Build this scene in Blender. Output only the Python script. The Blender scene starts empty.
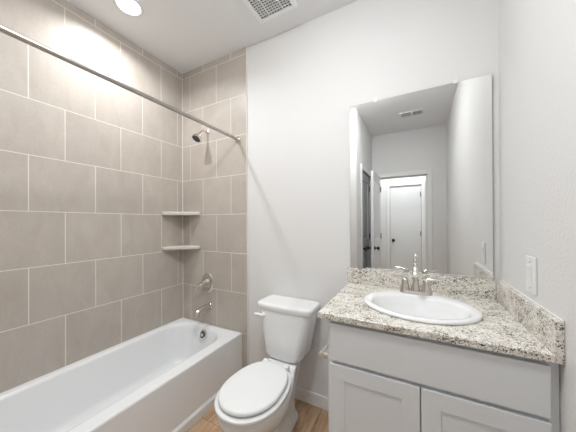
import bpy, bmesh, math, random
from mathutils import Vector, Matrix
random.seed(4)
S = bpy.context.scene
C = S.collection
PI = math.pi

# ------------------------------------------------------------------ camera, world, lights, exposure
cam_d = bpy.data.cameras.new('camera')
cam = bpy.data.objects.new('camera', cam_d)
C.objects.link(cam)
cam_d.sensor_fit = 'HORIZONTAL'
cam_d.sensor_width = 36.0
cam_d.lens = 14.938
cam_d.shift_y = 0.00957
cam_d.clip_start = 0.02
R_ = Vector((0.885758, 0.464124, -0.0046457))
F_ = Vector((-0.4641166, 0.8857702, 0.0026464))
U_ = Vector((0.0053433, -0.0001879, 0.9999857))
cam.matrix_world = Matrix(((R_.x, U_.x, -F_.x, 1.9936), (R_.y, U_.y, -F_.y, -1.6), (R_.z, U_.z, -F_.z, 1.304), (0, 0, 0, 1)))
S.camera = cam

world = bpy.data.worlds.new('world')
S.world = world
world.use_nodes = True
world.node_tree.nodes['Background'].inputs[0].default_value = (0.8, 0.8, 0.8, 1)
world.node_tree.nodes['Background'].inputs[1].default_value = 0.05

LIGHT_TUB = 4.3        # watts of the can over the tub
LIGHT_ROOM = 47.0      # emission of the dome over the middle of the room
LIGHT_HALL = 8.5       # watts of the hall can
S.view_settings.view_transform = 'Standard'
S.view_settings.look = 'None'
S.view_settings.gamma = 1.0
S.view_settings.use_curve_mapping = False
S.view_settings.exposure = 1.1

CEIL = 2.755
WX = 2.390            # right wall
YF = -2.70            # front wall (behind the camera)
XL = 1.325            # left side of the entry passage
YA = -1.525           # end of the tub alcove


# ------------------------------------------------------------------ materials
def mat(name, col=(.8, .8, .8), rough=.5, metal=0.0, emit=None, strength=0.0, coat=0.0, spec=.5):
    m = bpy.data.materials.new(name)
    m.use_nodes = True
    b = m.node_tree.nodes['Principled BSDF']
    b.inputs['Base Color'].default_value = (*col, 1)
    b.inputs['Roughness'].default_value = rough
    b.inputs['Metallic'].default_value = metal
    b.inputs['Specular IOR Level'].default_value = spec
    b.inputs['Coat Weight'].default_value = coat
    if emit:
        b.inputs['Emission Color'].default_value = (*emit, 1)
        b.inputs['Emission Strength'].default_value = strength
    return m


def nd(m, kind, **kw):
    n = m.node_tree.nodes.new(kind)
    for k, v in kw.items():
        if k in n.inputs:
            n.inputs[k].default_value = v
        else:
            setattr(n, k, v)
    return n


def lk(m, a, b):
    m.node_tree.links.new(a, b)


def bsdf(m):
    return m.node_tree.nodes['Principled BSDF']


def noise_bump(m, scale, strength, dist=.002, detail=3.0):
    tc = nd(m, 'ShaderNodeTexCoord')
    n = nd(m, 'ShaderNodeTexNoise', Scale=scale, Detail=detail)
    b = nd(m, 'ShaderNodeBump', Strength=strength, Distance=dist)
    lk(m, tc.outputs['Object'], n.inputs['Vector'])
    lk(m, n.outputs['Fac'], b.inputs['Height'])
    lk(m, b.outputs['Normal'], bsdf(m).inputs['Normal'])
    return m


def ramp(m, stops, interp='LINEAR'):
    r = nd(m, 'ShaderNodeValToRGB')
    cr = r.color_ramp
    cr.interpolation = interp
    while len(cr.elements) < len(stops):
        cr.elements.new(.5)
    for e, (p, c) in zip(cr.elements, stops):
        e.position = p
        e.color = (*c, 1)
    return r


def tile_mat(name, axis, u0):
    m = mat(name, rough=.42)
    tc = nd(m, 'ShaderNodeTexCoord')
    sep = nd(m, 'ShaderNodeSeparateXYZ')
    lk(m, tc.outputs['Object'], sep.inputs[0])
    u = nd(m, 'ShaderNodeMath', operation='MULTIPLY_ADD')
    lk(m, sep.outputs[axis], u.inputs[0])
    u.inputs[1].default_value = -1.0 if axis == 1 else 1.0
    u.inputs[2].default_value = -u0 + 33.35
    v = nd(m, 'ShaderNodeMath', operation='ADD')
    lk(m, sep.outputs[2], v.inputs[0])
    v.inputs[1].default_value = -(2.7011 - 7 * .3316)
    cm = nd(m, 'ShaderNodeCombineXYZ')
    lk(m, u.outputs[0], cm.inputs[0])
    lk(m, v.outputs[0], cm.inputs[1])
    br = nd(m, 'ShaderNodeTexBrick', offset=.5, offset_frequency=2, squash=1.0)
    br.inputs['Scale'].default_value = 1.0
    br.inputs['Mortar Size'].default_value = .0024
    br.inputs['Mortar Smooth'].default_value = .1
    br.inputs['Brick Width'].default_value = .3335
    br.inputs['Row Height'].default_value = .3316
    br.inputs['Color1'].default_value = (.0, .0, .0, 1)
    br.inputs['Color2'].default_value = (1, 1, 1, 1)
    lk(m, cm.outputs[0], br.inputs['Vector'])
    # cloudy, softly streaked clay body
    mp = nd(m, 'ShaderNodeMapping')
    mp.inputs['Rotation'].default_value = (.5, .6, .3)
    mp.inputs['Scale'].default_value = (1, 2.2, 1)
    lk(m, tc.outputs['Object'], mp.inputs['Vector'])
    n1 = nd(m, 'ShaderNodeTexNoise', Scale=5.0, Detail=6.0, Roughness=.6, Distortion=.6)
    lk(m, mp.outputs[0], n1.inputs['Vector'])
    n2 = nd(m, 'ShaderNodeTexNoise', Scale=90.0, Detail=3.0)
    lk(m, tc.outputs['Object'], n2.inputs['Vector'])
    r1 = ramp(m, [(.25, TILE_A), (.75, TILE_B)])
    lk(m, n1.outputs['Fac'], r1.inputs[0])
    mx = nd(m, 'ShaderNodeMix', data_type='RGBA', blend_type='MULTIPLY')
    mx.inputs[0].default_value = 1.0
    r2 = ramp(m, [(.3, (.93, .93, .93)), (.7, (1, 1, 1))])
    lk(m, n2.outputs['Fac'], r2.inputs[0])
    lk(m, r1.outputs[0], mx.inputs[6])
    lk(m, r2.outputs[0], mx.inputs[7])
    mx2 = nd(m, 'ShaderNodeMix', data_type='RGBA', blend_type='MULTIPLY')
    mx2.inputs[0].default_value = 1.0
    r3 = ramp(m, [(0, (.94, .94, .94)), (1, (1.0, 1.0, 1.0))])
    lk(m, br.outputs['Color'], r3.inputs[0])
    lk(m, mx.outputs[2], mx2.inputs[6])
    lk(m, r3.outputs[0], mx2.inputs[7])
    mg = nd(m, 'ShaderNodeMix', data_type='RGBA')
    lk(m, br.outputs['Fac'], mg.inputs[0])
    lk(m, mx2.outputs[2], mg.inputs[6])
    mg.inputs[7].default_value = (.80, .76, .69, 1)
    lk(m, mg.outputs[2], bsdf(m).inputs['Base Color'])
    rr = nd(m, 'ShaderNodeMath', operation='MULTIPLY_ADD')
    lk(m, br.outputs['Fac'], rr.inputs[0])
    rr.inputs[1].default_value = .4
    rr.inputs[2].default_value = .40
    lk(m, rr.outputs[0], bsdf(m).inputs['Roughness'])
    bp = nd(m, 'ShaderNodeBump', Strength=.35, Distance=.002, invert=True)
    lk(m, br.outputs['Fac'], bp.inputs['Height'])
    lk(m, bp.outputs[0], bsdf(m).inputs['Normal'])
    return m


def granite_mat():
    m = mat('granite', rough=.13)
    tc = nd(m, 'ShaderNodeTexCoord')
    n0 = nd(m, 'ShaderNodeTexNoise', Scale=38.0, Detail=4.0, Roughness=.65)
    base = ramp(m, [(.3, (.66, .61, .53)), (.5, (.82, .79, .72)), (.72, (.88, .86, .82))])
    lk(m, tc.outputs['Object'], n0.inputs['Vector'])
    lk(m, n0.outputs['Fac'], base.inputs[0])
    cur = base.outputs[0]
    for sc, th, soft, col, nsc in ((230., .48, .06, (.50, .47, .42), 22.), (200., .45, .05, (.34, .25, .17), 26.), (255., .455, .03, (.035, .033, .03), 24.), (300., .43, .05, (.06, .06, .06), 14.)):
        dn = nd(m, 'ShaderNodeTexNoise', Scale=sc * .9, Detail=2.0)
        lk(m, tc.outputs['Object'], dn.inputs['Vector'])
        off = nd(m, 'ShaderNodeVectorMath', operation='MULTIPLY_ADD')
        lk(m, dn.outputs['Color'], off.inputs[0])
        off.inputs[1].default_value = (.010, .010, .010)
        lk(m, tc.outputs['Object'], off.inputs[2])
        vo = nd(m, 'ShaderNodeTexVoronoi', Scale=sc)
        lk(m, off.outputs[0], vo.inputs['Vector'])
        rgb = nd(m, 'ShaderNodeSeparateColor')
        lk(m, vo.outputs['Color'], rgb.inputs[0])
        cl = nd(m, 'ShaderNodeTexNoise', Scale=nsc, Detail=2.0)
        lk(m, tc.outputs['Object'], cl.inputs['Vector'])
        ad = nd(m, 'ShaderNodeMath', operation='MULTIPLY_ADD')
        lk(m, cl.outputs['Fac'], ad.inputs[0])
        ad.inputs[1].default_value = .75
        lk(m, rgb.outputs[0], ad.inputs[2])
        mr = nd(m, 'ShaderNodeMapRange')
        lk(m, ad.outputs[0], mr.inputs[0])
        mr.inputs[1].default_value = th + soft
        mr.inputs[2].default_value = th - soft
        mx = nd(m, 'ShaderNodeMix', data_type='RGBA')
        lk(m, mr.outputs[0], mx.inputs[0])
        lk(m, cur, mx.inputs[6])
        mx.inputs[7].default_value = (*col, 1)
        cur = mx.outputs[2]
    lk(m, cur, bsdf(m).inputs['Base Color'])
    return m


def wood_mat():
    m = mat('oak_plank', rough=.42)
    tc = nd(m, 'ShaderNodeTexCoord')
    sep = nd(m, 'ShaderNodeSeparateXYZ')
    lk(m, tc.outputs['Object'], sep.inputs[0])
    cm = nd(m, 'ShaderNodeCombineXYZ')
    lk(m, sep.outputs[1], cm.inputs[0])
    lk(m, sep.outputs[0], cm.inputs[1])
    br = nd(m, 'ShaderNodeTexBrick', offset=.37, offset_frequency=2)
    for k, v in (('Scale', 1.0), ('Mortar Size', .0012), ('Mortar Smooth', .2), ('Brick Width', 1.22), ('Row Height', .178)):
        br.inputs[k].default_value = v
    br.inputs['Color1'].default_value = (0, 0, 0, 1)
    br.inputs['Color2'].default_value = (1, 1, 1, 1)
    lk(m, cm.outputs[0], br.inputs['Vector'])
    sh = nd(m, 'ShaderNodeVectorMath', operation='MULTIPLY_ADD')
    lk(m, br.outputs['Color'], sh.inputs[0])
    sh.inputs[1].default_value = (3, 7, 5)
    lk(m, tc.outputs['Object'], sh.inputs[2])
    mp = nd(m, 'ShaderNodeMapping')
    mp.inputs['Scale'].default_value = (9, .9, 1)
    lk(m, sh.outputs[0], mp.inputs['Vector'])
    n1 = nd(m, 'ShaderNodeTexNoise', Scale=2.2, Detail=7.0, Roughness=.62, Distortion=1.4)
    lk(m, mp.outputs[0], n1.inputs['Vector'])
    r1 = ramp(m, [(.28, (.30, .175, .095)), (.5, (.58, .39, .245)), (.72, (.76, .58, .42))])
    lk(m, n1.outputs['Fac'], r1.inputs[0])
    mp2 = nd(m, 'ShaderNodeMapping')
    mp2.inputs['Scale'].default_value = (160, 5, 1)
    lk(m, sh.outputs[0], mp2.inputs['Vector'])
    n2 = nd(m, 'ShaderNodeTexNoise', Scale=1.0, Detail=3.0)
    lk(m, mp2.outputs[0], n2.inputs['Vector'])
    r2 = ramp(m, [(.3, (.78, .76, .74)), (.65, (1, 1, 1))])
    lk(m, n2.outputs['Fac'], r2.inputs[0])
    mx = nd(m, 'ShaderNodeMix', data_type='RGBA', blend_type='MULTIPLY')
    mx.inputs[0].default_value = 1.0
    lk(m, r1.outputs[0], mx.inputs[6])
    lk(m, r2.outputs[0], mx.inputs[7])
    mx2 = nd(m, 'ShaderNodeMix', data_type='RGBA', blend_type='MULTIPLY')
    mx2.inputs[0].default_value = 1.0
    r3 = ramp(m, [(0, (.80, .78, .76)), (1, (1.1, 1.08, 1.05))])
    lk(m, br.outputs['Color'], r3.inputs[0])
    lk(m, mx.outputs[2], mx2.inputs[6])
    lk(m, r3.outputs[0], mx2.inputs[7])
    mg = nd(m, 'ShaderNodeMix', data_type='RGBA')
    lk(m, br.outputs['Fac'], mg.inputs[0])
    lk(m, mx2.outputs[2], mg.inputs[6])
    mg.inputs[7].default_value = (.12, .07, .04, 1)
    lk(m, mg.outputs[2], bsdf(m).inputs['Base Color'])
    return m


TILE_A = (.49, .437, .382)
TILE_B = (.58, .527, .472)
M_wall = noise_bump(mat('wall_paint', (.755, .75, .742), .6), 95, .4, .004)
M_ceil = noise_bump(mat('ceiling_paint', (.84, .845, .85), .75), 110, .2, .0025)
M_tile_l = tile_mat('tile_left', 1, .0653)
M_tile_b = tile_mat('tile_back', 0, .2765)
M_floor = wood_mat()
M_trim = mat('trim_paint', (.80, .80, .79), .35)
M_door = mat('door_paint', (.76, .765, .765), .35)
M_granite = granite_mat()
M_porc = mat('porcelain', (.855, .86, .86), .12, coat=.3)
M_plastic = mat('seat_plastic', (.85, .86, .86), .22)
M_tub = mat('tub_enamel', (.845, .855, .862), .2)
M_cab = noise_bump(mat('cabinet_paint', (.745, .77, .79), .4), 60, .04, .001)
M_nickel = mat('brushed_nickel', (.70, .67, .63), .17, 1.0)
M_rod = mat('rod_steel', (.46, .435, .41), .34, 1.0)
M_chrome = mat('chrome', (.80, .80, .80), .10, 1.0)
M_dark = mat('dark_void', (.012, .012, .012), .7)
M_bronze = mat('dark_bronze', (.02, .018, .017), .32, .6)
M_mirror = mat('mirror_silver', (.83, .835, .83), .0, 1.0)
M_glassedge = mat('mirror_edge', (.22, .24, .24), .2)
M_clip = mat('clear_plastic', (.92, .92, .92), .15)
M_grille = mat('grille_white', (.90, .90, .90), .4)
M_shelf = noise_bump(mat('shelf_stone', (.62, .58, .53), .35), 60, .1)
M_caulk = mat('caulk', (.83, .82, .79), .5)
M_grout_edge = mat('tile_edge_trim', (.78, .765, .74), .4)
M_switch = mat('switch_plastic', (.84, .84, .83), .3)
M_lens_rim = mat('lamp_lens_rim', (1, 1, 1), .5, emit=(.965, .985, 1), strength=6.0)
M_lens_room = mat('lamp_lens_room', (1, 1, 1), .5, emit=(.965, .985, 1), strength=LIGHT_ROOM)
M_hallwall = noise_bump(mat('hall_paint', (.78, .785, .78), .65), 130, .2, .002)


# ------------------------------------------------------------------ mesh helpers (everything is laid out in room coordinates)
def new():
    return bmesh.new()


def box(bm, x0, x1, y0, y1, z0, z1, bev=0.0, seg=2):
    t = bmesh.new()
    vs = [t.verts.new((x, y, z)) for x in (x0, x1) for y in (y0, y1) for z in (z0, z1)]
    for f in ((0, 1, 3, 2), (4, 6, 7, 5), (0, 4, 5, 1), (2, 3, 7, 6), (0, 2, 6, 4), (1, 5, 7, 3)):
        t.faces.new([vs[i] for i in f])
    bmesh.ops.recalc_face_normals(t, faces=t.faces)
    if bev > 0:
        bmesh.ops.bevel(t, geom=list(t.edges), offset=bev, segments=seg, profile=.5, affect='EDGES')
    merge(bm, t)
    return bm


def merge(bm, t):
    me = bpy.data.meshes.new('tmp')
    t.to_mesh(me)
    t.free()
    bm.from_mesh(me)
    bpy.data.meshes.remove(me)


def loft(bm, loops, cap0=True, cap1=True, closed=True):
    rows = [[bm.verts.new(p) for p in lp] for lp in loops]
    n = len(rows[0])
    for a, b in zip(rows, rows[1:]):
        for i in range(n if closed else n - 1):
            j = (i + 1) % n
            bm.faces.new((a[i], a[j], b[j], b[i]))
    if cap0:
        bm.faces.new(rows[0][::-1])
    if cap1:
        bm.faces.new(rows[-1])
    return bm


def ring(c, axis, r, n=24, r2=None):
    a = Vector(axis).normalized()
    u = a.orthogonal().normalized() if abs(a.z) < .999 else Vector((1, 0, 0))
    if abs(a.z) < .999:
        u = a.cross(Vector((0, 0, 1))).normalized()
    v = a.cross(u)
    r2 = r if r2 is None else r2
    return [Vector(c) + u * (r * math.cos(2 * PI * i / n)) + v * (r2 * math.sin(2 * PI * i / n)) for i in range(n)]


def lathe(bm, base, axis, prof, n=28):
    """prof: (distance along axis, radius)"""
    a = Vector(axis).normalized()
    loft(bm, [ring(Vector(base) + a * d, a, max(r, 1e-4), n) for d, r in prof])
    return bm


def smooth_path(pts, sub=6):
    P = [Vector(p) for p in pts]
    out = []
    for i in range(len(P) - 1):
        p0, p1, p2, p3 = P[max(i - 1, 0)], P[i], P[i + 1], P[min(i + 2, len(P) - 1)]
        for k in range(sub):
            t = k / sub
            out.append(.5 * ((2 * p1) + (p2 - p0) * t + (2 * p0 - 5 * p1 + 4 * p2 - p3) * t * t + (3 * p1 - p0 - 3 * p2 + p3) * t ** 3))
    out.append(P[-1])
    return out


def tube(bm, pts, radii, n=16, flat=1.0, sub=6, curve=True):
    P = smooth_path(pts, sub) if curve else [Vector(p) for p in pts]
    m = len(P)
    if isinstance(radii, (int, float)):
        radii = [radii] * len(pts)
    rr = []
    for i in range(m):
        t = i / (m - 1) * (len(radii) - 1)
        k = min(int(t), len(radii) - 2)
        rr.append(radii[k] + (radii[k + 1] - radii[k]) * (t - k))
    u = None
    loops = []
    for i in range(m):
        d = (P[min(i + 1, m - 1)] - P[max(i - 1, 0)]).normalized()
        if u is None:
            u = d.cross(Vector((0, 0, 1)))
            if u.length < .05:
                u = d.cross(Vector((1, 0, 0)))
            u.normalize()
        else:
            u = (u - d * u.dot(d)).normalized()
        v = u.cross(d)
        loops.append([P[i] + u * (rr[i] * math.cos(2 * PI * k / n)) + v * (flat * rr[i] * math.sin(2 * PI * k / n)) for k in range(n)])
    loft(bm, loops)
    return bm


def rrect(x0, x1, y0, y1, r, z, k=8):
    out = []
    for cx, cy, a0 in ((x1 - r, y1 - r, 0), (x0 + r, y1 - r, 90), (x0 + r, y0 + r, 180), (x1 - r, y0 + r, 270)):
        for i in range(k + 1):
            a = math.radians(a0 + 90 * i / k)
            out.append(Vector((cx + r * math.cos(a), cy + r * math.sin(a), z)))
    return out


def ell(cx, cy, a, b, z, n=64):
    return [Vector((cx + a * math.cos(2 * PI * i / n), cy + b * math.sin(2 * PI * i / n), z)) for i in range(n)]


def empty(name, label, cat, loc, group=None):
    o = bpy.data.objects.new(name, None)
    o.empty_display_size = .05
    C.objects.link(o)
    o.location = loc
    o['label'] = label
    o['category'] = cat
    if group:
        o['group'] = group
    return o


def wloc(o):
    v = Vector(o.location)
    while o.parent:
        o = o.parent
        v = v + Vector(o.location)
    return v


def obj(name, bm, m, parent=None, smooth=None, loc=None, sub=0):
    """one mesh object; vertices come in room coordinates"""
    bmesh.ops.recalc_face_normals(bm, faces=bm.faces)
    me = bpy.data.meshes.new(name)
    org = Vector(loc) if loc is not None else Vector((0, 0, 0))
    base = wloc(parent) if parent else Vector((0, 0, 0))
    for v in bm.verts:
        v.co -= base + org if loc is None or not parent else org
    bm.to_mesh(me)
    bm.free()
    o = bpy.data.objects.new(name, me)
    C.objects.link(o)
    me.materials.append(m)
    if parent:
        o.parent = parent
        if loc is not None:
            o.location = org - base
    else:
        o.location = org
    if sub:
        md = o.modifiers.new('subdivision', 'SUBSURF')
        md.levels = md.render_levels = sub
    if smooth is not None:
        for p in me.polygons:
            p.use_smooth = True
        if smooth < 179:
            me.set_sharp_from_angle(angle=math.radians(smooth))
        if smooth <= 50:
            wn = o.modifiers.new('weighted_normal', 'WEIGHTED_NORMAL')
            wn.weight = 100
            wn.keep_sharp = True
    return o


def thing(name, bm, m, label, cat, loc, group=None, smooth=None):
    o = obj(name, bm, m, None, smooth, loc)
    o['label'] = label
    o['category'] = cat
    if group:
        o['group'] = group
    return o


def struct(name, bm, m, parent=None, smooth=None):
    o = obj(name, bm, m, parent, smooth)
    if not parent:
        o['kind'] = 'structure'
    return o


# ------------------------------------------------------------------ the room shell
struct('floor', box(new(), -.1, 3.3, -4.2, .1, -.1, 0), M_floor)
struct('ceiling', box(new(), -.1, 3.3, -4.2, .1, CEIL, CEIL + .1), M_ceil)
struct('wall_left', box(new(), -.1, 0, -1.62, .1, 0, CEIL), M_tile_l)
struct('wall_back', box(new(), 0, 2.49, 0, .1, 0, CEIL), M_wall)
struct('wall_back_tile', box(new(), 0, .776, -.009, 0, 0, CEIL), M_tile_b)
struct('wall_right', box(new(), WX, WX + .1, YF, 0, 0, CEIL), M_wall)
struct('wall_alcove_end', box(new(), 0, XL, YA - .1, YA, 0, CEIL), M_wall)
struct('wall_alcove_end_tile', box(new(), 0, .776, YA, YA + .004, 0, CEIL), M_tile_b)
# passage wall with the closet opening
CY0, CY1, CH = -2.545, -1.835, 2.035
b = new()
box(b, XL - .1, XL, CY1, YA - .1, 0, CEIL)
box(b, XL - .1, XL, YF, CY0, 0, CEIL)
box(b, XL - .1, XL, CY0, CY1, CH, CEIL)
struct('wall_passage', b, M_wall)
# front wall with the entry opening
DX0, DX1, DH = 1.420, 2.134, 2.035
b = new()
box(b, XL - .1, DX0 - .018, YF - .115, YF, 0, CEIL)
box(b, DX1 + .018, WX + .1, YF - .115, YF, 0, CEIL)
box(b, DX0 - .018, DX1 + .018, YF - .115, YF, DH + .018, CEIL)
struct('wall_front', b, M_wall)
# hall beyond the entry
YH, HX0, HX1, HH = -3.85, 1.49, 2.065, 2.035
b = new()
box(b, .6, HX0, YH - .1, YH, 0, CEIL)
box(b, HX1, 3.0, YH - .1, YH, 0, CEIL)
box(b, HX0, HX1, YH - .1, YH, HH, CEIL)
struct('wall_hall', b, M_hallwall)
struct('wall_hall_closet', box(new(), HX0 - .1, HX1 + .1, YH - .15, YH - .101, 0, CEIL), M_dark)
struct('wall_hall_left', box(new(), .6, .7, YH, YF - .115, 0, CEIL), M_hallwall)
struct('wall_hall_right', box(new(), 2.9, 3.0, YH, YF - .115, 0, CEIL), M_hallwall)
b = new()
box(b, 0.7, XL - .1, YF - .115, YF, 0, CEIL)
struct('wall_hall_near', b, M_hallwall)
b = new()
box(b, WX + .1, 2.9, YF - .115, YF, 0, CEIL)
struct('wall_hall_near_right', b, M_hallwall)
struct('wall_closet', box(new(), .9, .95, CY0 - .1, YA - .1, 0, CEIL), M_dark)


def baseboard(name, x0, x1, y0, y1):
    bm = box(new(), x0, x1, y0, y1, 0, .088, .004)
    return struct(name, bm, M_trim, None, 40)


baseboard('baseboard_back', .776, 1.66, -.014, 0)
baseboard('baseboard_right', WX - .014, WX, YF, -.56)
baseboard('baseboard_alcove', .776, XL + .014, YA, YA + .014)
baseboard('baseboard_front', DX1 + .085, WX - .014, YF, YF + .014)
baseboard('baseboard_hall', HX1 + .07, 2.9, YH, YH + .014)
# trims: edge of the tile field, casings
struct('trim_1', box(new(), .776, .7805, -.0105, 0, .0, CEIL, .0015), M_grout_edge)
b = new()
cw = .062
box(b, XL, XL + .016, CY1 + .004, CY1 + .004 + cw, 0, CH + .004 + cw, .004)
box(b, XL, XL + .016, CY0 - .004 - cw, CY0 - .004, 0, CH + .004 + cw, .004)
box(b, XL, XL + .016, CY0 - .004, CY1 + .004, CH + .004, CH + .004 + cw, .004)
struct('trim_2', b, M_trim, None, 40)
b = new()
box(b, DX0 - .006 - cw, DX0 - .006, YF, YF + .016, 0, DH + .006 + cw, .004)
box(b, DX1 + .006, DX1 + .006 + cw, YF, YF + .016, 0, DH + .006 + cw, .004)
box(b, DX0 - .006, DX1 + .006, YF, YF + .016, DH + .006, DH + .006 + cw, .004)
# jambs and stop
box(b, DX0 - .018, DX0, YF - .115, YF, 0, DH + .018)
box(b, DX1, DX1 + .018, YF - .115, YF, 0, DH + .018)
box(b, DX0, DX1, YF - .115, YF, DH, DH + .018)
box(b, DX0, DX0 + .012, YF - .075, YF - .04, 0, DH, .002)
box(b, DX1 - .012, DX1, YF - .075, YF - .04, 0, DH, .002)
box(b, DX0, DX1, YF - .075, YF - .04, DH - .012, DH, .002)
struct('trim_3', b, M_trim, None, 40)
b = new()
box(b, HX0 - .006 - cw, HX0 - .006, YH, YH + .016, 0, HH + .006 + cw, .004)
box(b, HX1 + .006, HX1 + .006 + cw, YH, YH + .016, 0, HH + .006 + cw, .004)
box(b, HX0 - .006, HX1 + .006, YH, YH + .016, HH + .006, HH + .006 + cw, .004)
struct('trim_4', b, M_trim, None, 40)


def door_slab(name, swap, a0, a1, t0, t1, z0, z1, knob_a, knob_z, hinge_a, flush=False):
    """panelled slab: axis 'y' runs along y with thickness in x"""
    bm = new()
    st = .115
    mid = .95

    def xb(bm, q0, q1, p0, p1, zz0, zz1, bev=0.0):
        if swap:
            box(bm, p0, p1, q0, q1, zz0, zz1, bev)
        else:
            box(bm, q0, q1, p0, p1, zz0, zz1, bev)

    def pt(q, p):
        return (p, q) if swap else (q, p)

    def bx(p0, p1, q0, q1, zz0, zz1, bev):
        xb(bm, q0, q1, p0, p1, zz0, zz1, bev)
    if flush:
        bx(a0, a1, t0, t1, z0, z1, .002)
    else:
        bx(a0, a0 + st, t0, t1, z0, z1, .002)
        bx(a1 - st, a1, t0, t1, z0, z1, .002)
        bx(a0 + st, a1 - st, t0, t1, z1 - st, z1, .002)
        bx(a0 + st, a1 - st, t0, t1, z0, z0 + .2, .002)
        bx(a0 + st, a1 - st, t0, t1, mid - .09, mid + .09, .002)
    o = struct(name, bm, M_door, None, 40)
    for zz0, zz1 in () if flush else ((z0 + .2, mid - .09), (mid + .09, z1 - st)):
        pb = new()
        tm = (t0 + t1) / 2
        xb(pb, tm - .008, tm + .008, a0 + st, a1 - st, zz0, zz1)
        xb(pb, t0 + .004, t1 - .004, a0 + st + .04, a1 - st - .04, zz0 + .04, zz1 - .04, .008)
        obj('panel', pb, M_door, o, 40)
    sides = ((t1, 1), (t0, -1))
    for x, s in sides:
        kb = new()
        lathe(kb, (*pt(x, knob_a), knob_z), (*pt(s, 0), 0), [(0, .032), (.006, .032), (.009, .026), (.012, .011), (.036, .011), (.040, .020), (.048, .027), (.058, .028), (.066, .022), (.069, .010)], 20)
        obj('door_knob', kb, M_bronze, o, 50)
    for z in (.22, 1.02, 1.80):
        hb = new()
        lathe(hb, (*pt(t1 + .004, hinge_a), z), (0, 0, 1), [(0, .007), (.09, .007)], 10)
        obj('hinge', hb, M_bronze, o, 50)
    return o


door_slab('door_1', False, YF + .012, YF + .012 + .705, DX0 + .004, DX0 + .039, .012, DH - .004, YF + .012 + .705 - .065, .925, YF + .006)
door_slab('door_2', False, CY0 + .004, CY1 - .004, XL - .055, XL - .020, .012, CH - .004, CY1 - .07, .925, CY0 + .012)

door_slab('door_3', True, HX0 + .004, HX1 - .004, -3.895, -3.86, .012, HH - .004, HX0 + .062, .915, HX1 - .010, True)

# ------------------------------------------------------------------ recessed lights


def downlight(name, x, y, watts, beam, label):
    o = empty(name, label, 'ceiling light', (x, y, CEIL))
    bm = new()
    n = 40
    prof = [(.086, 0.0), (.085, -.004), (.078, -.007), (.070, -.006), (.066, -.001), (.066, 0.0)]
    loops = [[Vector((x + r * math.cos(2 * PI * i / n), y + r * math.sin(2 * PI * i / n), CEIL + dz)) for i in range(n)] for r, dz in prof]
    loft(bm, loops, False, False)
    obj('trim_ring', bm, M_trim, o, 60)
    lb = new()
    loft(lb, [ell(x, y, .066, .066, CEIL - .0005, n), ell(x, y, .066, .066, CEIL - .003, n)])
    obj('lens', lb, M_lens_rim, o)
    ld = bpy.data.lights.new('led', 'AREA')
    ld.shape = 'DISK'
    ld.size = .075
    ld.energy = watts
    ld.color = (.965, .985, 1)
    ld.spread = math.radians(beam)
    led = bpy.data.objects.new('led', ld)
    C.objects.link(led)
    led.parent = o
    led.location = (0, 0, -.006)
    return o


downlight('recessed_light', .318, -.680, LIGHT_TUB, 152, 'bright round recessed ceiling light above the bathtub')
DLX, DLY = 1.56, -1.12
o = empty('dome_light', 'white dome ceiling light in front of the vanity, just above the frame', 'ceiling light', (DLX, DLY, CEIL))
b = new()
lathe(b, (DLX, DLY, CEIL), (0, 0, -1), [(0, .155), (.012, .155), (.016, .150), (.016, .138)], 40)
obj('canopy', b, M_trim, o, 50)
b = new()
lathe(b, (DLX, DLY, CEIL - .016), (0, 0, -1), [(0, .140), (.014, .138), (.032, .122), (.045, .09), (.052, .04), (.053, .002)], 40)
obj('dome', b, M_lens_room, o, 80)
downlight('recessed_light', 1.75, -3.35, LIGHT_HALL, 170, 'round recessed ceiling light in the hall beyond the doorway')

# ------------------------------------------------------------------ exhaust fan grille
o = empty('exhaust_fan', 'white square exhaust fan grille on the ceiling above the toilet', 'vent', (1.170, -.310, CEIL))
fx0, fx1, fy0, fy1 = 1.020, 1.318, -.455, -.155
b = new()
fw = .030
z0, z1 = CEIL - .016, CEIL
box(b, fx0, fx0 + fw, fy0, fy1, z0, z1, .004)
box(b, fx1 - fw, fx1, fy0, fy1, z0, z1, .004)
box(b, fx0 + fw, fx1 - fw, fy0, fy0 + fw, z0, z1, .004)
box(b, fx0 + fw, fx1 - fw, fy1 - fw, fy1, z0, z1, .004)
obj('frame', b, M_grille, o, 40)
b = new()
nb = 13
for i in range(1, nb):
    y = fy0 + fw + (fy1 - fy0 - 2 * fw) * i / nb
    box(b, fx0 + fw, fx1 - fw, y - .0020, y + .0020, CEIL - .013, CEIL - .004)
nb = 11
for i in range(1, nb):
    x = fx0 + fw + (fx1 - fx0 - 2 * fw) * i / nb
    w = .0040 if i in (3, 8) else .0014
    box(b, x - w, x + w, fy0 + fw, fy1 - fw, CEIL - .0125, CEIL - .004)
obj('grille', b, M_grille, o)
obj('backing', box(new(), fx0 + fw, fx1 - fw, fy0 + fw, fy1 - fw, CEIL - .003, CEIL - .0005), M_dark, o)

# supply register seen in the mirror
vx, vy = 1.945, -2.03
o = empty('air_register', 'small white two-bank air register on the ceiling near the doorway, seen in the mirror', 'vent', (vx, vy, CEIL))
b = new()
L, W_ = .155, .085
box(b, vx - L, vx + L, vy - W_, vy - W_ + .032, CEIL - .01, CEIL, .003)
box(b, vx - L, vx + L, vy + W_ - .032, vy + W_, CEIL - .01, CEIL, .003)
for xa, xb in ((vx - L, vx - L + .03), (vx - .012, vx + .012), (vx + L - .03, vx + L)):
    box(b, xa, xb, vy - W_ + .032, vy + W_ - .032, CEIL - .01, CEIL, .002)
obj('frame', b, M_trim, o, 40)
b = new()
for xa, xb in ((vx - L + .03, vx - .012), (vx + .012, vx + L - .03)):
    for i in range(3):
        y = vy - .04 + .08 * (i + .5) / 3
        box(b, xa, xb, y - .0015, y + .0015, CEIL - .009, CEIL - .003)
obj('louver', b, M_trim, o)
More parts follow.
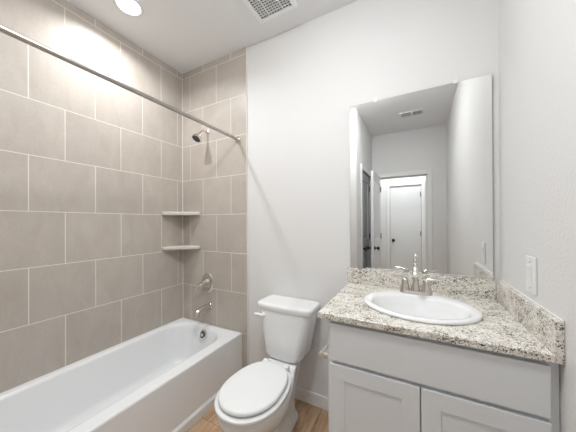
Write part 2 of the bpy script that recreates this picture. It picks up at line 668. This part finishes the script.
obj('backing', box(new(), vx - L + .03, vx + L - .03, vy - .05, vy + .05, CEIL - .0025, CEIL - .0005), M_dark, o)

# ------------------------------------------------------------------ bathtub
TX, TZ = .7185, .383
TY0, TY1 = YA + .006, -.011
o = empty('bathtub', 'white alcove bathtub along the tiled wall', 'bathtub', (TX / 2, (TY0 + TY1) / 2, 0))
b = new()
bx0, bx1, by0, by1 = .062, .598, -1.445, -.075
loops = [rrect(.001, TX, TY0, TY1, .004, .06),
         rrect(.001, TX, TY0, TY1, .004, TZ - .014),
         rrect(.003, TX - .002, TY0 + .002, TY1 - .002, .005, TZ - .005),
         rrect(.009, TX - .009, TY0 + .008, TY1 - .008, .008, TZ),
         rrect(bx0 - .022, bx1 + .050, by0 - .04, by1 + .036, .20, TZ),
         rrect(bx0 - .010, bx1 + .024, by0 - .018, by1 + .016, .19, TZ - .005),
         rrect(bx0, bx1 + .004, by0, by1, .18, TZ - .020),
         rrect(bx0 + .006, bx1 - .006, by0 + .02, by1 - .008, .175, TZ - .06),
         rrect(bx0 + .03, bx1 - .03, by0 + .14, by1 - .035, .15, TZ - .20),
         rrect(bx0 + .05, bx1 - .05, by0 + .22, by1 - .055, .13, TZ - .275),
         rrect(bx0 + .075, bx1 - .075, by0 + .27, by1 - .085, .11, TZ - .308),
         rrect(bx0 + .12, bx1 - .12, by0 + .33, by1 - .14, .08, TZ - .318)]
loft(b, loops, False, True)
obj('tub_shell', b, M_tub, o, 50)
b = new()
loft(b, [rrect(TX - .03, TX + .014, TY0, TY1, .002, 0), rrect(TX - .03, TX + .014, TY0, TY1, .002, .052), rrect(TX - .03, TX + .001, TY0, TY1, .001, .066)])
obj('apron_base', b, M_tub, o, 30)
b = new()
box(b, TX - .002, TX + .0055, TY1 - .006, TY1 + .0008, .0, TZ - .004, .002)
obj('caulk_bead', b, M_caulk, o, 40)
b = new()
ax = Vector((0, -.93, .37)).normalized()
lathe(b, (.360, -.0885, .322), ax, [(-.008, .041), (.006, .041), (.011, .038), (.013, .029), (.009, .026), (.009, .002)], 28)
ov = obj('overflow_plate', b, M_chrome, o, 40)
b = new()
lathe(b, Vector((.360, -.0885, .322)) + ax * .009, ax, [(.0005, .0255), (.0012, .0255), (.0014, .002)], 24)
obj('overflow_slot', b, M_dark, ov, 40)
b = new()
lathe(b, Vector((.360, -.0885, .322)) + ax * .009, ax, [(.001, .017), (.006, .016), (.008, .010), (.0085, .002)], 20)
obj('overflow_knob', b, M_chrome, ov, 50)
b = new()
lathe(b, (.33, -.27, TZ - .318), (0, 0, 1), [(0, .033), (.004, .031), (.005, .02), (.012, .018), (.014, .002)], 24)
obj('drain_stopper', b, M_chrome, o, 40)

struct('trim_5', box(new(), -.0005, .0045, -.0135, -.0085, TZ, CEIL, .0015), M_caulk)
# ------------------------------------------------------------------ curtain rod
RX, RZ = .687, 2.004
o = empty('shower_curtain_rod', 'straight brushed metal shower curtain rod above the tub edge', 'curtain rod', (RX, -.76, RZ))
b = new()
lathe(b, (RX, -.024, RZ), (0, -1, 0), [(0, .0118), (1.475, .0118)], 20)
obj('rod', b, M_rod, o, 60)
for y, s in ((-.009, -1), (YA + .004, 1)):
    b = new()
    lathe(b, (RX, y, RZ), (0, s, 0), [(0, .026), (.007, .026), (.011, .023), (.014, .0175), (.030, .0165), (.032, .0135)], 24)
    obj('wall_flange', b, M_nickel, o, 50)

# ------------------------------------------------------------------ shower head
o = empty('showerhead', 'chrome shower head on a bent arm high on the tiled wall', 'shower head', (.335, -.009, 2.128))
b = new()
lathe(b, (.335, -.009, 2.128), (0, -1, 0), [(0, .027), (.004, .027), (.010, .018), (.012, .010)], 24)
obj('wall_flange', b, M_chrome, o, 50)
b = new()
tube(b, [(.335, -.010, 2.128), (.335, -.035, 2.133), (.335, -.060, 2.128), (.335, -.082, 2.104), (.335, -.092, 2.088)], .0095, 14)
obj('shower_arm', b, M_chrome, o, 60)
b = new()
ax = Vector((0, -.60, -.80)).normalized()
lathe(b, (.335, -.089, 2.094), ax, [(0, .010), (.004, .016), (.016, .018), (.026, .017), (.034, .021), (.058, .037), (.074, .041), (.082, .040), (.084, .036), (.081, .034)], 28)
hd = obj('spray_head', b, M_chrome, o, 50)
b = new()
lathe(b, Vector((.335, -.089, 2.094)) + ax * .080, ax, [(0, .034), (.003, .032), (.004, .001)], 24)
obj('spray_face', b, mat('spray_rubber', (.10, .10, .10), .5), hd, 50)

# ------------------------------------------------------------------ shower valve
vxx, vz = .334, .757
o = empty('shower_valve', 'brushed nickel shower valve with a lever on an oval plate above the tub spout', 'faucet valve', (vxx, -.009, vz))
b = new()
n = 36
loops = []
for d, s in ((0, 1.0), (.004, 1.0), (.009, .95), (.012, .80), (.013, .3)):
    loops.append([Vector((vxx + .072 * s * math.cos(2 * PI * i / n), -.009 - d, vz + .090 * s * math.sin(2 * PI * i / n))) for i in range(n)])
loft(b, loops)
obj('escutcheon', b, M_nickel, o, 50)
b = new()
lathe(b, (vxx, -.018, vz + .004), (0, -1, 0), [(0, .040), (.010, .036), (.030, .028), (.052, .022), (.060, .018), (.062, .006)], 24)
obj('handle_hub', b, M_nickel, o, 50)
b = new()
tube(b, [(vxx, -.066, vz + .006), (vxx - .03, -.080, vz - .004), (vxx - .055, -.084, vz - .028), (vxx - .068, -.084, vz - .062)], [.017, .014, .011, .010], 14, .8)
obj('lever_handle', b, M_nickel, o, 60)

# ------------------------------------------------------------------ tub spout
sx, sz = .358, .551
o = empty('tub_spout', 'brushed nickel tub spout curving down over the tub rim', 'spout', (sx, -.009, sz))
b = new()
lathe(b, (sx, -.009, sz), (0, -1, 0), [(0, .030), (.006, .030), (.012, .026), (.014, .02)], 24)
obj('wall_flange', b, M_nickel, o, 50)
b = new()
tube(b, [(sx, -.012, sz), (sx, -.06, sz + .002), (sx, -.110, sz - .004), (sx, -.150, sz - .016), (sx, -.162, sz - .046)], [.027, .025, .024, .024, .025], 20, 1.0)
obj('spout_body', b, M_nickel, o, 60)

# ------------------------------------------------------------------ corner shelves


def corner_shelf(z, t, label):
    bm = new()
    ny, nx = .234, .243
    pts = [(0.0, -.009), (nx - .012, -.009), (nx - .002, -.014), (nx - .003, -.024)]
    pts += [(.024, -ny + .003), (.012, -ny - .001), (0.0, -ny + .002)]
    loops = []
    for dz, k in ((0, .985), (.004, 1.0), (t - .004, 1.0), (t, .985)):
        loops.append([Vector((x * k, -.009 + (y + .009) * k, z - t + dz)) for x, y in pts])
    loft(bm, loops)
    return thing('corner_shelf', bm, M_shelf, label, 'shelf', (.06, -.06, z - t), 'corner shelves in the shower')


corner_shelf(1.402, .030, 'upper of the two stone corner shelves in the tiled shower')
corner_shelf(1.087, .027, 'lower of the two stone corner shelves, nearer the shower valve')

# ------------------------------------------------------------------ toilet
TC = 1.226


def egg(yb, yf, hw, z, wb=.62, wide=.58, n=28, sq=2.0):
    """outline: back at yb (half width wb*hw), front at yf, widest at fraction `wide`"""
    right = []
    L = yb - yf
    for i in range(n + 1):
        t = i / n
        s = t if False else (1 - math.cos(t * PI)) / 2
        y = yb - L * s
        if s < wide:
            k = s / wide
            k = k * k * (3 - 2 * k)
            w = wb + (1 - wb) * k
        else:
            k = (s - wide) / (1 - wide)
            w = max(0.0, 1 - k ** sq) ** (1 / sq)
        right.append((hw * w, y))
    pts = [Vector((TC + w, y, z)) for w, y in right[:-1]] + [Vector((TC, yf, z))] + [Vector((TC - w, y, z)) for w, y in right[:-1][::-1]]
    return pts


o = empty('toilet', 'white two-piece toilet with closed lid between the bathtub and the vanity', 'toilet', (TC, -.36, 0))
b = new()
loops = [egg(-.17, -.540, .102, .0, .86, .5, sq=2.6), egg(-.17, -.545, .105, .012, .86, .5, sq=2.6), egg(-.17, -.540, .102, .040, .86, .5, sq=2.4),
         egg(-.175, -.535, .080, .070, .84, .5), egg(-.175, -.560, .082, .13, .74, .55), egg(-.16, -.620, .112, .19, .56, .58),
         egg(-.14, -.695, .148, .25, .46, .60), egg(-.12, -.742, .168, .31, .44, .60), egg(-.10, -.762, .175, .345, .44, .60),
         egg(-.10, -.762, .173, .364, .46, .60), egg(-.10, -.752, .163, .374, .50, .60), egg(-.10, -.740, .152, .3835, .54, .60)]
loft(b, loops)
bowl = obj('bowl', b, M_porc, o, 60)
for s in (-1, 1):
    b = new()
    lathe(b, (TC + s * .080, -.29, .042), (s * .25, 0, 1), [(0, .017), (.008, .016), (.016, .010), (.018, .002)], 18)
    obj('bolt_cap', b, M_porc, bowl, 60)


def slab(loopfn, z0, z1, r):
    bm = new()
    loops = []
    for z, d in ((z0, r * .6), (z0 + r * .4, 0.0), (z1 - r, 0.0), (z1 - r * .45, r * .18), (z1 - r * .12, r * .55), (z1, r * 1.3), (z1 + .001, r * 5)):
        loops.append(loopfn(z, d))
    loft(bm, loops)
    return bm




def oval(yb, yf, hw, z, n=30):
    """elongated lid outline: rounded square back, blunt egg front"""
    L = yb - yf
    ym = yb - L * .56
    right = []
    for i in range(n + 1):
        a = PI / 2 - PI * i / n
        sn, cs = math.sin(a), math.cos(a)
        if sn >= 0:
            e = 2.75
            x, y = hw * abs(cs) ** (2 / e), ym + (yb - ym) * abs(sn) ** (2 / e)
            x *= 1 - .14 * ((y - ym) / (yb - ym)) ** 2
        else:
            e = 2.08
            x, y = hw * abs(cs) ** (2 / e), ym + (yf - ym) * abs(sn) ** (2 / e)
        right.append((x, y))
    return [Vector((TC + .008 + x, y, z)) for x, y in right] + [Vector((TC + .008 - x, y, z)) for x, y in right[1:-1][::-1]]


obj('seat', slab(lambda z, d: oval(-.305 - d, -.771 + d, .175 - d, z), .3900, .4085, .005), M_plastic, o, 60)
obj('lid', slab(lambda z, d: oval(-.325 - d, -.752 + d, .159 - d, z), .4155, .437, .010), M_plastic, o, 60)
for s in (-1, 1):
    b = new()
    box(b, TC + s * .070 - .022, TC + s * .070 + .022, -.330, -.292, .383, .425, .007, 3)
    obj('seat_hinge', b, M_plastic, o, 60)
# tank


TT = TC - .010


def tank_loop_d(hw, y0, y1, r, z, bow):
    pts = rrect(TT - hw, TT + hw, y0, y1, r, z, 6)
    n = len(pts)
    out = []
    for i in range(n):
        a, c = pts[i], pts[(i + 1) % n]
        steps = 10 if i % 7 == 6 else 1
        for k in range(steps):
            p = a.lerp(c, k / steps)
            f = 1 - min(1, abs((p.x - TT) / hw)) ** 2
            if p.y < (y0 + y1) / 2:
                p = Vector((p.x, p.y - bow * f, p.z))
            out.append(p)
    return out


b = new()
loops = [tank_loop_d(.070, -.19, -.06, .03, .3835, .005), tank_loop_d(.102, -.212, -.04, .04, .386, .008), tank_loop_d(.128, -.221, -.03, .045, .398, .010),
         tank_loop_d(.143, -.224, -.024, .045, .425, .012), tank_loop_d(.161, -.222, -.018, .045, .52, .014), tank_loop_d(.184, -.216, -.014, .04, .64, .016), tank_loop_d(.193, -.210, -.012, .04, .712, .016)]
loft(b, loops)
obj('tank', b, M_porc, o, 60)
b = new()
loops = [tank_loop_d(.198, -.208, -.010, .035, 0.704, .016), tank_loop_d(.206, -.216, -.008, .035, 0.710, .016), tank_loop_d(.208, -.218, -.008, .035, 0.732, .016),
         tank_loop_d(.206, -.216, -.010, .035, 0.741, .016), tank_loop_d(.198, -.208, -.016, .03, 0.747, .016), tank_loop_d(.175, -.19, -.03, .03, 0.749, .014)]
loft(b, loops)
obj('tank_lid', b, M_porc, o, 50)
b = new()
lathe(b, (TT - .137, -.212, .668), (0, -1, 0), [(0, .016), (.012, .016), (.020, .014), (.030, .012)], 18)
tube(b, [(TT - .131, -.236, .669), (TT - .155, -.238, .671), (TT - .180, -.238, .671), (TT - .199, -.236, .668)], [.011, .012, .012, .011], 14, .85)
obj('flush_lever', b, M_porc, o, 60)

# ------------------------------------------------------------------ vanity cabinet
VX0, VX1, VYF = 1.652, WX - .002, -.565
CT, CB = .9035, .877
o = empty('vanity_cabinet', 'light grey vanity cabinet with one wide drawer front over two shaker doors', 'cabinet', ((VX0 + VX1) / 2, -.28, 0))
b = new()
box(b, VX0, VX0 + .018, VYF + .019, -.002, .0, CB)
box(b, VX1 - .018, VX1, VYF + .019, -.002, .0, CB)
box(b, VX0 + .018, VX1 - .018, -.014, -.002, .095, CB)
box(b, VX0 + .018, VX1 - .018, VYF + .019, -.014, .095, .113)
# face frame
box(b, VX0, VX0 + .040, VYF, VYF + .019, .095, CB, .001)
box(b, VX1 - .040, VX1, VYF, VYF + .019, .095, CB, .001)
box(b, VX0 + .040, VX1 - .040, VYF, VYF + .019, .840, CB)
box(b, VX0 + .040, VX1 - .040, VYF, VYF + .019, .660, .720)
box(b, VX0 + .040, VX1 - .040, VYF, VYF + .019, .095, .140)
box(b, 1.995, 2.036, VYF, VYF + .019, .140, .660)
obj('carcass', b, M_cab, o, 30)
obj('toe_kick', box(new(), VX0 + .018, VX1 - .018, VYF + .06, VYF + .075, 0, .0945), M_cab, o)
DY0, DY1 = VYF - .0195, VYF - .0005
dxl, dxr, dmid = 1.667, 2.363, 2.0140
b = new()
box(b, dxl, dxr, DY0, DY1, .700, .861, .003)
obj('drawer_front', b, M_cab, o, 40)
for xa, xb in ((dxl, dmid - .0025), (dmid + .0025, dxr)):
    za, zb, st = .125, .685, .063
    b = new()
    def fr(ins, y):
        return [Vector((xa + ins, y, za + ins)), Vector((xb - ins, y, za + ins)), Vector((xb - ins, y, zb - ins)), Vector((xa + ins, y, zb - ins))]
    loft(b, [fr(0, DY1), fr(0, DY0 + .0025), fr(.0008, DY0 + .0008), fr(.0025, DY0), fr(st - .0012, DY0), fr(st, DY0 + .0012), fr(st, DY1), fr(0, DY1)], False, False)
    bmesh.ops.remove_doubles(b, verts=b.verts, dist=.00005)
    d = obj('door', b, M_cab, o, 40)
    b = new()
    box(b, xa + st - .003, xb - st + .003, DY0 + .0045, DY1 - .002, za + st - .003, zb - st + .003)
    obj('door_panel', b, M_cab, d)

# ------------------------------------------------------------------ countertop with a sink cut-out
SCX, SCY, SA, SB = 2.008, -.310, .244, .213
hole_a, hole_b = .218, .188
KX0, KX1, KY0, KY1 = 1.613, WX - .0215, -.597, -.001
n = 96
angs = [2 * PI * i / n for i in range(n)]
for cx, cy in ((KX0, KY0), (KX1, KY0), (KX0, KY1), (KX1, KY1)):
    a = math.atan2(cy - SCY, cx - SCX) % (2 * PI)
    k = min(range(len(angs)), key=lambda i: abs(angs[i] - a))
    angs[k] = a


def rect_at(a, ins):
    dx, dy = math.cos(a), math.sin(a)
    ts = []
    if abs(dx) > 1e-9:
        ts.append(((KX1 - ins if dx > 0 else KX0 + ins) - SCX) / dx)
    if abs(dy) > 1e-9:
        ts.append(((KY1 - ins if dy > 0 else KY0 + ins) - SCY) / dy)
    t = min(ts)
    return SCX + dx * t, SCY + dy * t


def kloop(kind, z, ins=0):
    out = []
    for a in angs:
        if kind == 'hole':
            r = 1 / math.sqrt((math.cos(a) / hole_a) ** 2 + (math.sin(a) / hole_b) ** 2)
            out.append(Vector((SCX + r * math.cos(a), SCY + r * math.sin(a), z)))
        else:
            x, y = rect_at(a, ins)
            out.append(Vector((x, y, z)))
    return out


b = new()
loops = [kloop('hole', CB), kloop('rect', CB, .002), kloop('rect', CB + .002, 0), kloop('rect', CT - .003, 0), kloop('rect', CT, .003), kloop('hole', CT), kloop('hole', CB)]
loft(b, loops, False, False)
bmesh.ops.remove_doubles(b, verts=b.verts, dist=.0001)
thing('countertop', b, M_granite, 'speckled granite vanity countertop around the oval sink', 'countertop', ((KX0 + KX1) / 2, -.3, CB), smooth=30)
b = box(new(), 1.606, WX - .0215, -.0205, -.0005, CT + .0003, 1.003, .0015)
thing('backsplash', b, M_granite, 'long speckled granite backsplash under the mirror', 'backsplash', (2.0, -.011, CT))
b = box(new(), WX - .021, WX - .0008, -.594, -.0008, CB, 1.003, .0015)
t_ = thing('backsplash', b, M_granite, 'short speckled granite side splash along the right wall under the light switch', 'backsplash', (WX - .011, -.3, CB))
obj('caulk_bead', box(new(), WX - .0055, WX - .0004, -.594, -.022, 1.0026, 1.0075, .0018), M_caulk, t_, 40)

# ------------------------------------------------------------------ sink
o = empty('sink', 'white oval drop-in sink in the granite countertop', 'sink', (SCX, SCY, CT))
b = new()
z = CT
prof = [(SCX, SCY, SA - .006, SB - .006, z + .0006), (SCX, SCY, SA, SB, z + .003), (SCX, SCY, SA, SB, z + .009), (SCX, SCY, SA - .004, SB - .004, z + .0135), (SCX, SCY, SA - .012, SB - .012, z + .0155),
        (SCX, SCY - .024, SA - .036, SB - .052, z + .0145), (SCX, SCY - .026, SA - .044, SB - .062, z + .010), (SCX, SCY - .027, SA - .050, SB - .068, z + .0),
        (SCX, SCY - .027, SA - .062, SB - .080, z - .035), (SCX, SCY - .025, SA - .085, SB - .100, z - .090), (SCX, SCY - .022, SA - .125, SB - .135, z - .130), (SCX, SCY - .02, .06, .05, z - .148), (SCX, SCY - .02, .022, .022, z - .152)]
loft(b, [ell(*p) for p in prof], False, True)
obj('basin', b, M_porc, o, 80)
b = new()
lathe(b, (SCX, SCY - .02, z - .1518), (0, 0, 1), [(0, .030), (.003, .029), (.004, .020), (.002, .018), (.006, .016), (.008, .002)], 24)
obj('drain', b, M_chrome, o, 50)

# ------------------------------------------------------------------ faucet
FX, FY, FZ = 2.003, -.142, CT + .0155
o = empty('faucet', 'brushed nickel two-handle faucet at the back of the oval sink', 'faucet', (FX, FY, FZ))
b = new()
loft(b, [rrect(FX - .078, FX + .078, FY - .027, FY + .027, .0265, FZ - .001), rrect(FX - .078, FX + .078, FY - .027, FY + .027, .0265, FZ + .010), rrect(FX - .074, FX + .074, FY - .023, FY + .023, .0225, FZ + .016), rrect(FX - .06, FX + .06, FY - .01, FY + .01, .009, FZ + .017)])
obj('base_plate', b, M_nickel, o, 50)
b = new()
lathe(b, (FX, FY, FZ + .010), (0, 0, 1), [(0, .024), (.012, .0225), (.035, .017), (.06, .014)], 24)
tube(b, [(FX, FY, FZ + .05), (FX, FY, FZ + .10), (FX, FY - .012, FZ + .140), (FX, FY - .045, FZ + .163), (FX, FY - .082, FZ + .157), (FX, FY - .104, FZ + .132)], [.0135, .0125, .012, .012, .0125, .0135], 18)
obj('spout', b, M_nickel, o, 60)
b = new()
lathe(b, (FX, FY - .103, FZ + .134), (0, -.6, -.8), [(-.006, .0138), (.006, .0165), (.022, .0165), (.023, .008)], 20)
obj('aerator', b, M_nickel, o, 50)
for s in (-1, 1):
    hx = FX + s * .051
    b = new()
    lathe(b, (hx, FY, FZ + .010), (0, 0, 1), [(0, .0265), (.008, .0255), (.03, .0195), (.048, .0165), (.060, .0165), (.066, .014), (.069, .004)], 24)
    hb = obj('handle_body', b, M_nickel, o, 60)
    b = new()
    tube(b, [(hx - s * .006, FY + .002, FZ + .072), (hx + s * .012, FY, FZ + .079), (hx + s * .040, FY - .004, FZ + .082), (hx + s * .068, FY - .008, FZ + .083)], [.0125, .012, .010, .0085], 16, .7)
    obj('lever_handle', b, M_nickel, o, 60)

# ------------------------------------------------------------------ mirror
MX0, MX1, MZ0, MZ1 = 1.6245, 2.3580, 1.0045, 2.0667
o = empty('wall_mirror', 'large frameless rectangular mirror above the backsplash', 'mirror', (MX0, -.003, MZ0))
o.rotation_euler = (0, 0, -.0093)
b = new()
box(b, MX0, MX1, -.009, -.003, MZ0, MZ1, .0006)
mo = obj('mirror_glass', b, M_glassedge, o)
mo.data.materials.append(M_mirror)
for p in mo.data.polygons:
    if p.normal.y < -.99:
        p.material_index = 1
for x in (1.787, 2.202):
    b = new()
    box(b, x - .010, x + .010, -.0125, -.001, MZ1 - .008, MZ1 + .014, .002)
    lathe(b, (x, -.0125, MZ1 + .006), (0, -1, 0), [(0, .005), (.002, .004), (.0025, .001)], 12)
    obj('mirror_clip', b, M_clip, o, 50)

# ------------------------------------------------------------------ light switches


def switch(y, z, label, hy=.040, hz=.069):
    o = empty('light_switch', label, 'light switch', (WX, y, z))
    bm = new()
    box(bm, WX - .007, WX - .0002, y - hy, y + hy, z - hz, z + hz, .0028, 3)
    obj('wall_plate', bm, M_switch, o, 40)
    bm = new()
    w, h = .0175, .035
    x = WX - .0072
    loft(bm, [[Vector((x + .001, y - w, z - h)), Vector((x + .001, y + w, z - h)), Vector((x + .001, y + w, z + h)), Vector((x + .001, y - w, z + h))],
              [Vector((x - .0006, y - w, z - h)), Vector((x - .0006, y + w, z - h)), Vector((x - .0050, y + w, z + h)), Vector((x - .0050, y - w, z + h))]])
    obj('rocker', bm, M_switch, o)
    for dz in (-.048, .048):
        bm = new()
        lathe(bm, (WX - .0068, y, z + dz), (-1, 0, 0), [(0, .0032), (.0008, .003), (.001, .0005)], 10)
        obj('screw', bm, M_nickel, o)
    return o


switch(-.377, 1.101, 'white rocker light switch on the right wall above the granite side splash')
switch(-2.60, 1.335, 'white switch plate at the far end of the right wall, seen in the mirror', .036, .058)

# ------------------------------------------------------------------ toilet paper holder on the side of the vanity
PX, PY, PZ = 1.652, -.505, .670
o = empty('toilet_paper_holder', 'chrome toilet paper holder on the left side of the vanity beside the toilet', 'toilet paper holder', (VX0, PY + .07, PZ))
for y in (PY, PY + .14):
    b = new()
    lathe(b, (VX0 + .0003, y, PZ), (-1, 0, 0), [(0, .021), (.006, .020), (.012, .012), (.040, .010), (.052, .012)], 20)
    lathe(b, (VX0 - .052, y - .013, PZ), (0, 1, 0), [(0, .010), (.004, .014), (.022, .014), (.026, .010)], 18)
    obj('post', b, M_chrome, o, 50)
b = new()
lathe(b, (VX0 - .052, PY + .010, PZ), (0, 1, 0), [(0, .008), (.12, .008)], 16)
obj('roller_bar', b, M_chrome, o, 50)
